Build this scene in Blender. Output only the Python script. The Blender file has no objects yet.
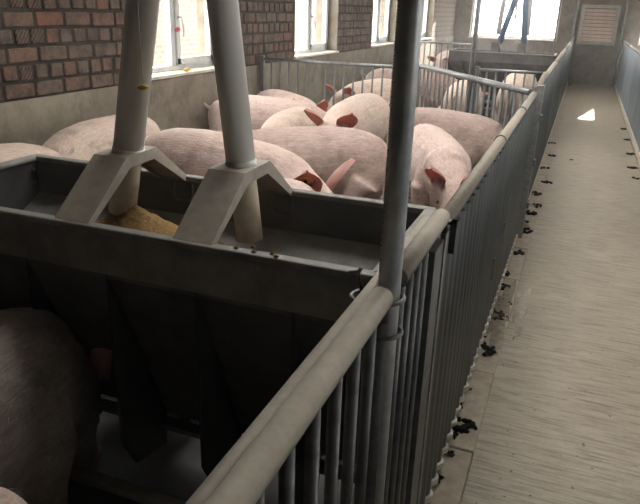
import bpy, bmesh, math, random
from mathutils import Vector, Matrix
R = math.radians
random.seed(7)
scene = bpy.context.scene
col = scene.collection

# ------------------------------------------------------------------ camera
YAW, PIT, ROL, FPX, CAM_H = R(-20.696), R(-20.718), R(1.8706), 648.69, 1.5
f = Vector((math.sin(YAW)*math.cos(PIT), math.cos(YAW)*math.cos(PIT), math.sin(PIT)))
r = Vector((math.cos(YAW), -math.sin(YAW), 0)); u = r.cross(f)
cx = math.cos(ROL)*r + math.sin(ROL)*u; cy = -math.sin(ROL)*r + math.cos(ROL)*u
cam_d = bpy.data.cameras.new('camera'); cam = bpy.data.objects.new('camera', cam_d); col.objects.link(cam)
cam_d.sensor_width = 36; cam_d.lens = 36*FPX/640; cam_d.clip_start = .02
m = Matrix.Identity(4)
for i, a in enumerate((cx, cy, -f)):
    for k in range(3): m[k][i] = a[k]
m[2][3] = CAM_H
cam.matrix_world = m
scene.camera = cam

# ------------------------------------------------------------------ sky, sun, exposure
w = bpy.data.worlds.new('sky'); scene.world = w; w.use_nodes = True
bg = w.node_tree.nodes['Background']
bg.inputs['Color'].default_value = (1.0, .985, .955, 1); bg.inputs['Strength'].default_value = 7.0
sd = bpy.data.lights.new('sun', 'SUN'); sd.energy = 16; sd.angle = R(.6); sd.color = (1, .93, .82)
sun = bpy.data.objects.new('sun', sd); col.objects.link(sun)
sun.rotation_euler = Vector((-.18, -1, -.375)).to_track_quat('-Z', 'Y').to_euler()
scene.view_settings.view_transform = 'Standard'; scene.view_settings.look = 'None'
scene.view_settings.gamma = 1; scene.view_settings.use_curve_mapping = False
scene.view_settings.exposure = 1.25

# ------------------------------------------------------------------ helpers
def tag(o, label=None, cat=None, group=None, kind=None):
    if label: o['label'] = label
    if cat: o['category'] = cat
    if group: o['group'] = group
    if kind: o['kind'] = kind
    return o

def empty(name, loc=(0, 0, 0), rz=0, label=None, cat=None, group=None, kind=None):
    o = bpy.data.objects.new(name, None); col.objects.link(o)
    o.location = loc; o.rotation_euler = (0, 0, rz); o.empty_display_size = .05
    return tag(o, label, cat, group, kind)

def perp(d):
    d = d.normalized()
    a = Vector((0, 0, 1)) if abs(d.z) < .9 else Vector((1, 0, 0))
    x = d.cross(a).normalized(); return x, d.cross(x).normalized()

class MB:
    def __init__(s): s.v = []; s.f = []; s.smooth = []
    def add(s, vs, fs, sm=False):
        n = len(s.v); s.v += [tuple(p) for p in vs]
        for q in fs: s.f.append(tuple(n+i for i in q)); s.smooth.append(sm)
        return s
    def box(s, x0, x1, y0, y1, z0, z1):
        vs = [(x, y, z) for z in (z0, z1) for y in (y0, y1) for x in (x0, x1)]
        return s.add(vs, [(0, 2, 3, 1), (4, 5, 7, 6), (0, 1, 5, 4), (2, 6, 7, 3), (0, 4, 6, 2), (1, 3, 7, 5)])
    def cbox(s, x0, x1, y0, y1, z0, z1, c=.004):
        # box with chamfered edges (rounded-over block)
        vs = []; idx = {}
        for sx in (0, 1):
            for sy in (0, 1):
                for sz in (0, 1):
                    X, Y, Z = (x0, x1)[sx], (y0, y1)[sy], (z0, z1)[sz]
                    dx, dy, dz = (c if sx == 0 else -c), (c if sy == 0 else -c), (c if sz == 0 else -c)
                    for ax, p in ((0, (X, Y+dy, Z+dz)), (1, (X+dx, Y, Z+dz)), (2, (X+dx, Y+dy, Z))):
                        idx[(sx, sy, sz, ax)] = len(vs); vs.append(p)
        fs = []
        for s_ in (0, 1):
            fs.append([idx[(s_, a, b, 0)] for a, b in ((0, 0), (1, 0), (1, 1), (0, 1))])
            fs.append([idx[(a, s_, b, 1)] for a, b in ((0, 0), (1, 0), (1, 1), (0, 1))])
            fs.append([idx[(a, b, s_, 2)] for a, b in ((0, 0), (1, 0), (1, 1), (0, 1))])
        for a in (0, 1):
            for b in (0, 1):
                fs.append([idx[(a, b, 0, 0)], idx[(a, b, 1, 0)], idx[(a, b, 1, 1)], idx[(a, b, 0, 1)]])
                fs.append([idx[(a, 0, b, 0)], idx[(a, 1, b, 0)], idx[(a, 1, b, 2)], idx[(a, 0, b, 2)]])
                fs.append([idx[(0, a, b, 1)], idx[(1, a, b, 1)], idx[(1, a, b, 2)], idx[(0, a, b, 2)]])
        for a in (0, 1):
            for b in (0, 1):
                for c_ in (0, 1): fs.append([idx[(a, b, c_, k)] for k in range(3)])
        return s.add(vs, fs)
    def tube(s, pts, rad, n=12, cap=True, closed=False, hollow=0):
        pts = [Vector(p) for p in pts]
        rad = rad if isinstance(rad, (list, tuple)) else [rad]*len(pts)
        N = len(pts); vs = []; x = None
        for i, p in enumerate(pts):
            if closed: d = pts[(i+1) % N]-pts[i-1]
            else: d = pts[min(i+1, N-1)]-pts[max(i-1, 0)]
            d.normalize()
            if x is None: x, y = perp(d)
            else:
                x = (x-d*x.dot(d)).normalized(); y = d.cross(x)
            for k in range(n):
                a = 2*math.pi*k/n; vs.append(p+(x*math.cos(a)+y*math.sin(a))*rad[i])
        fs = []
        for i in range(N if closed else N-1):
            j = (i+1) % N
            for k in range(n): fs.append((i*n+k, i*n+(k+1) % n, j*n+(k+1) % n, j*n+k))
        s.add(vs, fs, True)
        if cap and not closed:
            s.add(vs[:n], [tuple(range(n-1, -1, -1))]); s.add(vs[-n:], [tuple(range(n))])
        return s
    def prism(s, poly, ax, a0, a1):
        # poly: 2-D points; ax: extrusion axis; the two other axes in xyz order
        n = len(poly)
        def mk(p, a):
            q = list(p); q.insert(ax, a); return tuple(q)
        vs = [mk(p, a0) for p in poly]+[mk(p, a1) for p in poly]
        fs = [tuple(range(n-1, -1, -1)), tuple(range(n, 2*n))]+[(i, (i+1) % n, n+(i+1) % n, n+i) for i in range(n)]
        return s.add(vs, fs)
    def loft(s, rings, cap=True, sm=True):
        n = len(rings[0]); vs = [p for q in rings for p in q]; fs = []
        for i in range(len(rings)-1):
            for k in range(n): fs.append((i*n+k, i*n+(k+1) % n, (i+1)*n+(k+1) % n, (i+1)*n+k))
        s.add(vs, fs, sm)
        if cap:
            s.add(rings[0], [tuple(range(n-1, -1, -1))], sm); s.add(rings[-1], [tuple(range(n))], sm)
        return s
    def blob(s, c, rx, ry, rz, nu=10, nv=7, jit=0, rnd=random):
        vs = []; fs = []
        for j in range(nv+1):
            t = math.pi*j/nv
            for i in range(nu):
                a = 2*math.pi*i/nu; k = 1+jit*(rnd.random()-.5)*2
                vs.append((c[0]+rx*k*math.sin(t)*math.cos(a), c[1]+ry*k*math.sin(t)*math.sin(a), c[2]+rz*k*math.cos(t)))
        for j in range(nv):
            for i in range(nu): fs.append((j*nu+i, (j+1)*nu+i, (j+1)*nu+(i+1) % nu, j*nu+(i+1) % nu))
        return s.add(vs, fs, True)
    def mesh(s, name):
        me = bpy.data.meshes.new(name); me.from_pydata(s.v, [], s.f)
        me.polygons.foreach_set('use_smooth', s.smooth)
        bm = bmesh.new(); bm.from_mesh(me)
        bmesh.ops.remove_doubles(bm, verts=bm.verts, dist=1e-6)
        bmesh.ops.recalc_face_normals(bm, faces=bm.faces); bm.to_mesh(me); bm.free(); me.update()
        return me
    def build(s, name, mat, parent=None, loc=None, **kw):
        return obj(name, s.mesh(name), mat, parent, loc, **kw)

def obj(name, me, mat, parent=None, loc=None, label=None, cat=None, group=None, kind=None):
    if mat is not None and not me.materials: me.materials.append(mat)
    o = bpy.data.objects.new(name, me); col.objects.link(o)
    if parent: o.parent = parent
    if loc is not None: o.location = loc
    return tag(o, label, cat, group, kind)

def bev(o, wd=.003, seg=2):
    b = o.modifiers.new('bevel', 'BEVEL'); b.width = wd; b.segments = seg; b.limit_method = 'ANGLE'; b.angle_limit = R(40)
    return o

# ------------------------------------------------------------------ materials
def new_mat(name):
    mt = bpy.data.materials.new(name); mt.use_nodes = True
    nt = mt.node_tree; b = nt.nodes['Principled BSDF']
    return mt, nt, b
def nd(nt, t, **kw):
    n = nt.nodes.new(t)
    for k, v in kw.items():
        if k in n.inputs.keys(): n.inputs[k].default_value = v
        else: setattr(n, k, v)
    return n
def lk(nt, a, b): nt.links.new(a, b)
def coords(nt, scale=(1, 1, 1), rot=(0, 0, 0), kind='Object'):
    tc = nd(nt, 'ShaderNodeTexCoord'); mp = nd(nt, 'ShaderNodeMapping')
    mp.inputs['Scale'].default_value = scale; mp.inputs['Rotation'].default_value = rot
    lk(nt, tc.outputs[kind], mp.inputs['Vector']); return mp.outputs['Vector']
def noise(nt, vec, scale, detail=4, rough=.6, dist=0):
    n = nd(nt, 'ShaderNodeTexNoise', Scale=scale, Detail=detail, Roughness=rough, Distortion=dist)
    lk(nt, vec, n.inputs['Vector']); return n.outputs['Fac']
def ramp(nt, fac, stops):
    n = nd(nt, 'ShaderNodeValToRGB'); e = n.color_ramp.elements
    while len(e) < len(stops): e.new(.5)
    for q, (p, c) in zip(e, stops):
        q.position = p; q.color = tuple(c)+(1,) if len(c) == 3 else c
    lk(nt, fac, n.inputs['Fac']); return n.outputs['Color']
def mix(nt, fac, a, b, mode='MIX'):
    n = nd(nt, 'ShaderNodeMix', data_type='RGBA', blend_type=mode)
    if isinstance(fac, (int, float)): n.inputs['Factor'].default_value = fac
    else: lk(nt, fac, n.inputs['Factor'])
    for s_, v in ((6, a), (7, b)):
        if isinstance(v, tuple): n.inputs[s_].default_value = v+(1,) if len(v) == 3 else v
        else: lk(nt, v, n.inputs[s_])
    return n.outputs[2]
def bump(nt, b, h, strength=.3, dist=.01):
    n = nd(nt, 'ShaderNodeBump', Strength=strength, Distance=dist)
    lk(nt, h, n.inputs['Height']); lk(nt, n.outputs['Normal'], b.inputs['Normal'])
def g(v): return (v, v, v)

def plain(name, c, c2=None, rough=.6, metal=0, scale=12, spec=.5, bmp=.1, kind='Object', stretch=(1, 1, 1), lo=.35, hi=.65):
    mt, nt, b = new_mat(name)
    v = coords(nt, stretch, kind=kind)
    n = noise(nt, v, scale, 6, .65)
    lk(nt, ramp(nt, n, [(lo, c), (hi, c2 or tuple(k*.75 for k in c))]), b.inputs['Base Color'])
    b.inputs['Roughness'].default_value = rough; b.inputs['Metallic'].default_value = metal
    b.inputs['Specular IOR Level'].default_value = spec
    if bmp: bump(nt, b, n, bmp, .004)
    return mt

M = {}
M['galv'] = plain('galvanised_steel', (.33, .34, .345), (.20, .208, .212), .45, .6, 30)
M['pole'] = plain('dull_steel_pole', (.46, .49, .51), (.32, .345, .365), .4, .3, 30)
M['galv_dark'] = plain('weathered_steel', (.175, .182, .185), (.10, .106, .108), .5, .15, 25)
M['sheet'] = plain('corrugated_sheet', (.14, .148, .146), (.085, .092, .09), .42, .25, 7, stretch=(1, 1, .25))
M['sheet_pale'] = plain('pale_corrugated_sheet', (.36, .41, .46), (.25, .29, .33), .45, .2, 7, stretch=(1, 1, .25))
M['sheet_edge'] = plain('sheet_cut_edge', (.85, .83, .78), (.6, .58, .52), .7, 0, 20)
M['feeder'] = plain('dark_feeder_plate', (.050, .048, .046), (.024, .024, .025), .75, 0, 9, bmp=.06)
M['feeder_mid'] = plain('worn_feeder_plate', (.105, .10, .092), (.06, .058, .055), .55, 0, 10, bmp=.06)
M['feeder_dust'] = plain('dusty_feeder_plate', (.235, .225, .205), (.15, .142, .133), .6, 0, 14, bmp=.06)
M['bracket'] = plain('dusty_bracket_plate', (.36, .32, .27), (.27, .24, .205), .65, 0, 25)
M['pvc'] = plain('grey_plastic_pipe', (.78, .77, .74), (.66, .645, .61), .4, 0, 5, stretch=(1, 1, .3))
M['pvc_dirty'] = plain('feed_stained_pipe', (.55, .49, .38), (.36, .28, .175), .6, 0, 9)
M['pvc_pale'] = plain('pale_plastic_pipe', (.55, .57, .60), (.45, .47, .5), .4)
M['pvc_blue'] = plain('blue_grey_pipe', (.16, .22, .32), (.13, .17, .24), .4)
M['feed'] = plain('ground_feed', (.30, .19, .085), (.15, .092, .04), .95, 0, 90, spec=.1, bmp=.8)
M['dung'] = plain('dark_dung', (.014, .012, .010), (.006, .005, .004), .85, 0, 40, spec=.15, bmp=.6)
M['frame'] = plain('window_plastic', (.62, .64, .64), (.5, .52, .52), .35)
M['sill'] = plain('dusty_sill', (.62, .58, .50), (.45, .41, .34), .7)
M['louvre'] = plain('louvre_slat', (.60, .47, .38), (.48, .38, .31), .5)
M['louvre_frame'] = plain('louvre_frame', (.40, .38, .33), (.3, .29, .25), .5)
M['yellow'] = plain('yellow_plastic', (.75, .50, .08), (.6, .4, .06), .4)
M['red'] = plain('crimson_plastic', (.45, .05, .09), (.35, .03, .06), .4)
M['string'] = plain('pale_string', (.6, .58, .52), None, .8)
M['hoof'] = plain('hoof', (.10, .075, .06), (.05, .04, .03), .6)
M['eye'] = plain('eye', (.01, .008, .006), None, .15)
M['tagm'] = plain('ear_tag_plastic', (.8, .55, .05), None, .4)
M['pit'] = plain('slurry_pit', (.02, .018, .015), None, .5)

def rail_mat():
    # pipe with dust settled on its upper half (object normal z)
    mt, nt, b = new_mat('dusty_rail')
    geo = nd(nt, 'ShaderNodeNewGeometry'); sx = nd(nt, 'ShaderNodeSeparateXYZ'); lk(nt, geo.outputs['Normal'], sx.inputs[0])
    v = coords(nt); n = noise(nt, v, 35, 6, .7)
    ad = nd(nt, 'ShaderNodeMath', operation='MULTIPLY_ADD'); lk(nt, n, ad.inputs[0]); ad.inputs[1].default_value = .9; lk(nt, sx.outputs['Z'], ad.inputs[2])
    dust = ramp(nt, ad.outputs[0], [(.28, g(0)), (.62, g(1))])
    c = mix(nt, dust, (.13, .13, .125), ramp(nt, n, [(.35, (.27, .235, .185)), (.7, (.195, .168, .13))]))
    lk(nt, c, b.inputs['Base Color']); b.inputs['Roughness'].default_value = .6; bump(nt, b, n, .15, .002)
    return mt
M['rail'] = rail_mat()

def concrete_walk():
    mt, nt, b = new_mat('brushed_concrete')
    v = coords(nt, (5.5, 70, 1)); lines = noise(nt, v, 1.0, 5, .65, .35)
    v2 = coords(nt); blot = noise(nt, v2, 1.3, 6, .62); fine = noise(nt, v2, 60, 4, .7)
    c = ramp(nt, blot, [(.30, (.32, .272, .20)), (.72, (.47, .405, .31))])
    c = mix(nt, ramp(nt, lines, [(.34, g(.8)), (.55, g(0))]), c, (.15, .125, .09), 'MIX')
    c = mix(nt, .25, c, ramp(nt, fine, [(.3, g(.1)), (.7, g(.4))]), 'OVERLAY')
    lk(nt, c, b.inputs['Base Color'])
    lk(nt, ramp(nt, blot, [(.3, g(.36)), (.7, g(.52))]), b.inputs['Roughness'])
    spk = noise(nt, v2, 38, 2, .5); c2 = mix(nt, ramp(nt, spk, [(.68, g(0)), (.73, g(.8))]), c, (.05, .042, .032)); lk(nt, c2, b.inputs['Base Color'])
    bump(nt, b, lines, .6, .008); return mt
M['walk'] = concrete_walk()
M['kerb'] = plain('kerb_mortar', (.44, .38, .295), (.27, .228, .172), .75, 0, 12)
M['slat'] = plain('concrete_slat', (.19, .165, .135), (.10, .085, .065), .55, 0, 10)
def wet_mat():
    mt, nt, b = new_mat('wet_slurry')
    v = coords(nt); n = noise(nt, v, 22, 5, .7)
    lk(nt, ramp(nt, n, [(.4, (.16, .135, .10)), (.65, (.30, .26, .20))]), b.inputs['Base Color'])
    b.inputs['Roughness'].default_value = .08; bump(nt, b, n, .25, .006); return mt
M['wet'] = wet_mat()

def plaster_mat():
    mt, nt, b = new_mat('stained_plaster')
    v = coords(nt); n = noise(nt, v, 2.2, 8, .68); n2 = noise(nt, v, 14, 6, .7); n3 = noise(nt, coords(nt, (1, 1.3, 1.1)), 3.0, 6, .72)
    c = ramp(nt, n, [(.3, (.15, .13, .10)), (.5, (.25, .222, .182)), (.72, (.33, .305, .26))])
    c = mix(nt, ramp(nt, n3, [(.52, g(0)), (.66, g(.6))]), c, (.115, .096, .072))
    c = mix(nt, .3, c, ramp(nt, n2, [(.3, (.15, .13, .1)), (.7, (.5, .46, .4))]), 'OVERLAY')
    lk(nt, c, b.inputs['Base Color']); b.inputs['Roughness'].default_value = .9; b.inputs['Specular IOR Level'].default_value = .15
    bump(nt, b, n2, .35, .01); return mt
M['plaster'] = plaster_mat()
M['mortar'] = plain('dark_mortar', (.055, .05, .044), (.03, .027, .024), .95, 0, 30, spec=.1, bmp=.5)
M['ceiling'] = plain('ceiling_board', (.62, .61, .58), (.55, .54, .5), .9)

def brick_mat(scored):
    mt, nt, b = new_mat('scored_brick' if scored else 'red_brick')
    oi = nd(nt, 'ShaderNodeObjectInfo')
    tc = nd(nt, 'ShaderNodeTexCoord'); ad = nd(nt, 'ShaderNodeVectorMath', operation='ADD')
    cb = nd(nt, 'ShaderNodeCombineXYZ'); mu = nd(nt, 'ShaderNodeMath', operation='MULTIPLY'); lk(nt, oi.outputs['Random'], mu.inputs[0]); mu.inputs[1].default_value = 37
    for k in range(3): lk(nt, mu.outputs[0], cb.inputs[k])
    lk(nt, tc.outputs['Object'], ad.inputs[0]); lk(nt, cb.outputs[0], ad.inputs[1])
    n = noise(nt, ad.outputs[0], 9, 5, .65); n2 = noise(nt, ad.outputs[0], 60, 4, .7)
    tone = ramp(nt, oi.outputs['Random'], [(0, (.175, .098, .072)), (.3, (.145, .112, .090)), (.6, (.170, .090, .066)), (.85, (.135, .113, .096)), (1, (.155, .114, .09))])
    c = mix(nt, ramp(nt, n, [(.42, g(0)), (.60, g(.9))]), tone, (.062, .056, .050))
    c = mix(nt, .35, c, ramp(nt, n2, [(.3, g(.2)), (.7, g(.7))]), 'OVERLAY')
    h = n2
    if scored:
        wv = nd(nt, 'ShaderNodeTexWave', wave_type='BANDS', bands_direction='Y', Scale=15, Distortion=.8)
        mp = nd(nt, 'ShaderNodeMapping'); mp.inputs['Rotation'].default_value = (R(38), 0, 0)
        lk(nt, tc.outputs['Object'], mp.inputs['Vector']); lk(nt, mp.outputs[0], wv.inputs['Vector'])
        c = mix(nt, ramp(nt, wv.outputs['Fac'], [(.25, g(.65)), (.6, g(0))]), c, (.04, .035, .032)); h = wv.outputs['Fac']
    lk(nt, c, b.inputs['Base Color']); b.inputs['Roughness'].default_value = .9; b.inputs['Specular IOR Level'].default_value = .15
    bump(nt, b, h, .5, .006); return mt
M['brick'] = brick_mat(False); M['brick_s'] = brick_mat(True)

def wall_brick_mat(name, c1, c2, mo):
    mt, nt, b = new_mat(name)
    tc = nd(nt, 'ShaderNodeTexCoord'); sp = nd(nt, 'ShaderNodeSeparateXYZ'); lk(nt, tc.outputs['Object'], sp.inputs[0])
    cb = nd(nt, 'ShaderNodeCombineXYZ'); sm = nd(nt, 'ShaderNodeMath', operation='ADD')
    lk(nt, sp.outputs['X'], sm.inputs[0]); lk(nt, sp.outputs['Y'], sm.inputs[1]); lk(nt, sm.outputs[0], cb.inputs[0]); lk(nt, sp.outputs['Z'], cb.inputs[1])
    br = nd(nt, 'ShaderNodeTexBrick', Scale=1.0); br.inputs['Brick Width'].default_value = .24; br.inputs['Row Height'].default_value = .098
    br.inputs['Mortar Size'].default_value = .012; br.inputs['Color1'].default_value = c1+(1,); br.inputs['Color2'].default_value = c2+(1,); br.inputs['Mortar'].default_value = mo+(1,)
    lk(nt, cb.outputs[0], br.inputs['Vector']); n = noise(nt, tc.outputs['Object'], 8, 5)
    lk(nt, mix(nt, .4, br.outputs['Color'], ramp(nt, n, [(.3, g(.25)), (.7, g(.7))]), 'OVERLAY'), b.inputs['Base Color'])
    b.inputs['Roughness'].default_value = .9
    return mt
M['wallbrick'] = wall_brick_mat('far_brickwork', (.18, .115, .09), (.16, .125, .10), (.085, .075, .065))
M['yardbrick'] = wall_brick_mat('yard_brickwork', (.14, .085, .06), (.17, .115, .085), (.20, .185, .165))
M['ground'] = plain('yard_ground', (.35, .32, .27), (.28, .25, .2), .9, 0, 3)

def glass_mat():
    mt = bpy.data.materials.new('window_glass'); mt.use_nodes = True; nt = mt.node_tree; nt.nodes.clear()
    out = nd(nt, 'ShaderNodeOutputMaterial'); t = nd(nt, 'ShaderNodeBsdfTransparent'); gl = nd(nt, 'ShaderNodeBsdfGlossy', Roughness=.03)
    t.inputs['Color'].default_value = (.93, .925, .92, 1)
    mx = nd(nt, 'ShaderNodeMixShader'); mx.inputs[0].default_value = .06
    lk(nt, t.outputs[0], mx.inputs[1]); lk(nt, gl.outputs[0], mx.inputs[2]); lk(nt, mx.outputs[0], out.inputs[0]); return mt
M['glass'] = glass_mat()

def skin_mat(name, c1, c2, dirt, dirt_amt):
    mt, nt, b = new_mat(name)
    oi = nd(nt, 'ShaderNodeObjectInfo')
    v = coords(nt); tc = nd(nt, 'ShaderNodeTexCoord')
    ad = nd(nt, 'ShaderNodeVectorMath', operation='ADD'); cb = nd(nt, 'ShaderNodeCombineXYZ')
    mu = nd(nt, 'ShaderNodeMath', operation='MULTIPLY'); lk(nt, oi.outputs['Random'], mu.inputs[0]); mu.inputs[1].default_value = 23
    for k in range(3): lk(nt, mu.outputs[0], cb.inputs[k])
    lk(nt, tc.outputs['Object'], ad.inputs[0]); lk(nt, cb.outputs[0], ad.inputs[1])
    n = noise(nt, ad.outputs[0], 3.2, 5, .6); n2 = noise(nt, ad.outputs[0], 7, 6, .7)
    hair = noise(nt, coords(nt, (9, 70, 45)), 1.3, 4, .7, 1.2)
    c = ramp(nt, n, [(.3, c1), (.7, c2)])
    c = mix(nt, ramp(nt, n2, [(.50, g(0)), (.68, g(dirt_amt))]), c, dirt)
    c = mix(nt, .55, c, ramp(nt, hair, [(.3, g(.22)), (.7, g(.72))]), 'OVERLAY')
    lk(nt, c, b.inputs['Base Color']); b.inputs['Roughness'].default_value = .62
    b.inputs['Specular IOR Level'].default_value = .25
    b.inputs['Sheen Weight'].default_value = .35; b.inputs['Sheen Roughness'].default_value = .4
    b.inputs['Sheen Tint'].default_value = (1, .9, .82, 1)
    b.inputs['Subsurface Weight'].default_value = .08; b.inputs['Subsurface Radius'].default_value = (.02, .008, .005); b.inputs['Subsurface Scale'].default_value = .5
    bump(nt, b, hair, .5, .008); return mt
M['skin_pink'] = skin_mat('pink_pig_skin', (.48, .355, .315), (.57, .44, .395), (.26, .185, .14), .6)
M['skin_cream'] = skin_mat('cream_pig_skin', (.54, .43, .36), (.62, .50, .43), (.30, .225, .155), .65)
M['bristle'] = plain('pale_bristle', (.72, .60, .47), (.6, .5, .4), .6, bmp=0)
M['skin_dusk'] = skin_mat('dusty_pink_pig_skin', (.40, .29, .26), (.48, .365, .325), (.20, .145, .11), .7)
M['skin_dirty'] = skin_mat('shade_darkened_dirty_pig_skin', (.24, .165, .14), (.32, .23, .20), (.12, .088, .068), .85)  # base colour darkened for the shade behind the fence, plus dirt patches
M['skin_grime'] = skin_mat('dark_grey_pig_skin', (.24, .205, .18), (.33, .285, .25), (.12, .10, .085), .8)  # darker grey-brown base and patches for the near left pig
def ear_mat():
    mt, nt, b = new_mat('pink_ear_skin')
    v = coords(nt); n = noise(nt, v, 14, 5)
    lk(nt, ramp(nt, n, [(.35, (.48, .26, .225)), (.7, (.58, .36, .31))]), b.inputs['Base Color'])
    b.inputs['Roughness'].default_value = .6
    tr = nd(nt, 'ShaderNodeBsdfTranslucent'); tr.inputs['Color'].default_value = (.62, .20, .15, 1)
    mx = nd(nt, 'ShaderNodeMixShader'); mx.inputs[0].default_value = .35
    out = nt.nodes['Material Output']; lk(nt, b.outputs[0], mx.inputs[1]); lk(nt, tr.outputs[0], mx.inputs[2]); lk(nt, mx.outputs[0], out.inputs[0])
    return mt
M['ear'] = ear_mat()
M['snout'] = plain('pink_snout', (.52, .29, .26), (.40, .21, .18), .45, 0, 30)

# ------------------------------------------------------------------ the building
XL, XR, YF, YB, ZC = -3.0, 4.1, 16.6, -7.0, 2.9
PEN_Z = .10
WZ0, WZ1 = .965, 2.25
LEFT_WIN = [(4.03, 5.40), (6.93, 8.30), (9.83, 11.2), (12.73, 14.1)]
RIGHT_WIN = [(1.2, 2.6), (4.03, 5.40), (6.93, 8.30), (9.83, 11.2), (12.73, 14.1)]
FAR_WIN = [(-2.62, -.62), (1.08, 3.3)]

def wall_mesh(axis, a0, a1, n0, n1, z0, z1, holes, hz0, hz1):
    # slab along `axis` (0: x, 1: y) from a0 to a1, normal range n0..n1, with rectangular holes
    mb = MB()
    def bx(p, q, za, zb):
        if axis == 1: mb.box(n0, n1, p, q, za, zb)
        else: mb.box(p, q, n0, n1, za, zb)
    bx(a0, a1, z0, hz0); bx(a0, a1, hz1, z1)
    p = a0
    for h0, h1 in holes: bx(p, h0, hz0, hz1); p = h1
    bx(p, a1, hz0, hz1)
    return mb

wall_left = wall_mesh(1, YB, YF+.3, XL-.30, XL-.010, -.3, ZC, LEFT_WIN, WZ0, WZ1).build('wall_left', M['mortar'], kind='structure')
tag(wall_left, 'long red brick wall with stained plaster dado beneath its windows', None)
MB().box(XL-.012, XL+.012, YB, YF, -.2, .938).build('plaster_dado', M['plaster'], wall_left)
wall_right = wall_mesh(1, YB, YF+.3, XR, XR+.3, -.3, ZC, RIGHT_WIN, WZ0, WZ1).build('wall_right', M['plaster'], kind='structure')
wall_back = MB().box(XL-.3, XR+.3, YB-.3, YB, -.3, ZC).build('wall_back', M['plaster'], kind='structure')
wall_far = wall_mesh(0, XL-.3, XR+.3, YF, YF+.3, -.3, ZC, FAR_WIN, .93, WZ1).build('wall_far', M['plaster'], kind='structure')
SKY = [(2.1, 4.1), (6.3, 8.3), (11.0, 13.0)]; SH = .8   # unseen roof openings added for top light; deep shafts block low sun
mb = MB(); SX0, SX1 = -1.5, .1
mb.box(XL-.3, SX0, YB-.3, YF+.3, ZC, ZC+SH); mb.box(SX1, XR+.3, YB-.3, YF+.3, ZC, ZC+SH); p = YB-.3
for a, b_ in SKY: mb.box(SX0, SX1, p, a, ZC, ZC+SH); p = b_
mb.box(SX0, SX1, p, YF+.3, ZC, ZC+SH)
ceiling = mb.build('ceiling', M['ceiling'], kind='structure')
for a, b_ in SKY: MB().box(SX0-.02, SX1+.02, a-.02, b_+.02, ZC+SH, ZC+SH+.006).build('added_skylight_pane', M['glass'], ceiling)

# bricks of the left wall, one object each, laid in the piers that show
st_me = []; hd_me = []
for k in range(3):
    for scored in (0, 1):
        mt = M['brick_s'] if scored else M['brick']
        j = .003*k
        a = MB().cbox(-.03, .002*k-.001, -.113+j, .113, -.0415, .0415-j*.5, .007).mesh('brick'); a.materials.append(mt); st_me.append(a)
        b_ = MB().cbox(-.03, .002*k-.001, -.0515+j, .0515, -.0415+j*.4, .0415, .007).mesh('brick'); b_.materials.append(mt); hd_me.append(b_)
rb = random.Random(3)
rows = [(.938+.0495+.098*k, k % 2) for k in range(8)]
for (ya, yb) in ((2.35, 4.00), (5.43, 6.90), (8.33, 9.80)):
    for zc, hd in rows:
        pitch = .121 if hd else .240
        y = ya+(0 if hd else rb.choice((0, .06)))
        while y < yb-.05:
            wdt = min(pitch, yb-y)
            me = rb.choice(hd_me if hd else st_me)
            if ya > 3 or y > 3.3 or rb.random() < .35: me = (hd_me if hd else st_me)[rb.choice((0, 2, 4))]
            if wdt < pitch*.6 and not hd: me = hd_me[0]
            o = bpy.data.objects.new('brick', me); col.objects.link(o); o.parent = wall_left
            o.location = (XL+rb.uniform(-.004, .004), y+wdt/2, zc+rb.uniform(-.003, .003))
            o.rotation_euler = (rb.uniform(-.012, .012), 0, rb.uniform(-.012, .012))
            if wdt < pitch*.98: o.scale = (1, max(.3, (wdt-.012)/((.106 if (hd or wdt < pitch*.6) else .23))), 1)
            y += pitch
# brickwork too far or too high to tell apart
mb = MB()
for (ya, yb) in ((YB, 2.32), (11.23, 12.70), (14.13, YF)): mb.box(XL-.011, XL, ya, yb, .94, ZC)
for (ya, yb) in ((2.32, 4.0), (5.43, 6.90), (8.33, 9.80)): mb.box(XL-.011, XL, ya, yb, .94+.098*8+.006, ZC)
mb.build('distant_brickwork', M['wallbrick'], wall_left)

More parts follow.
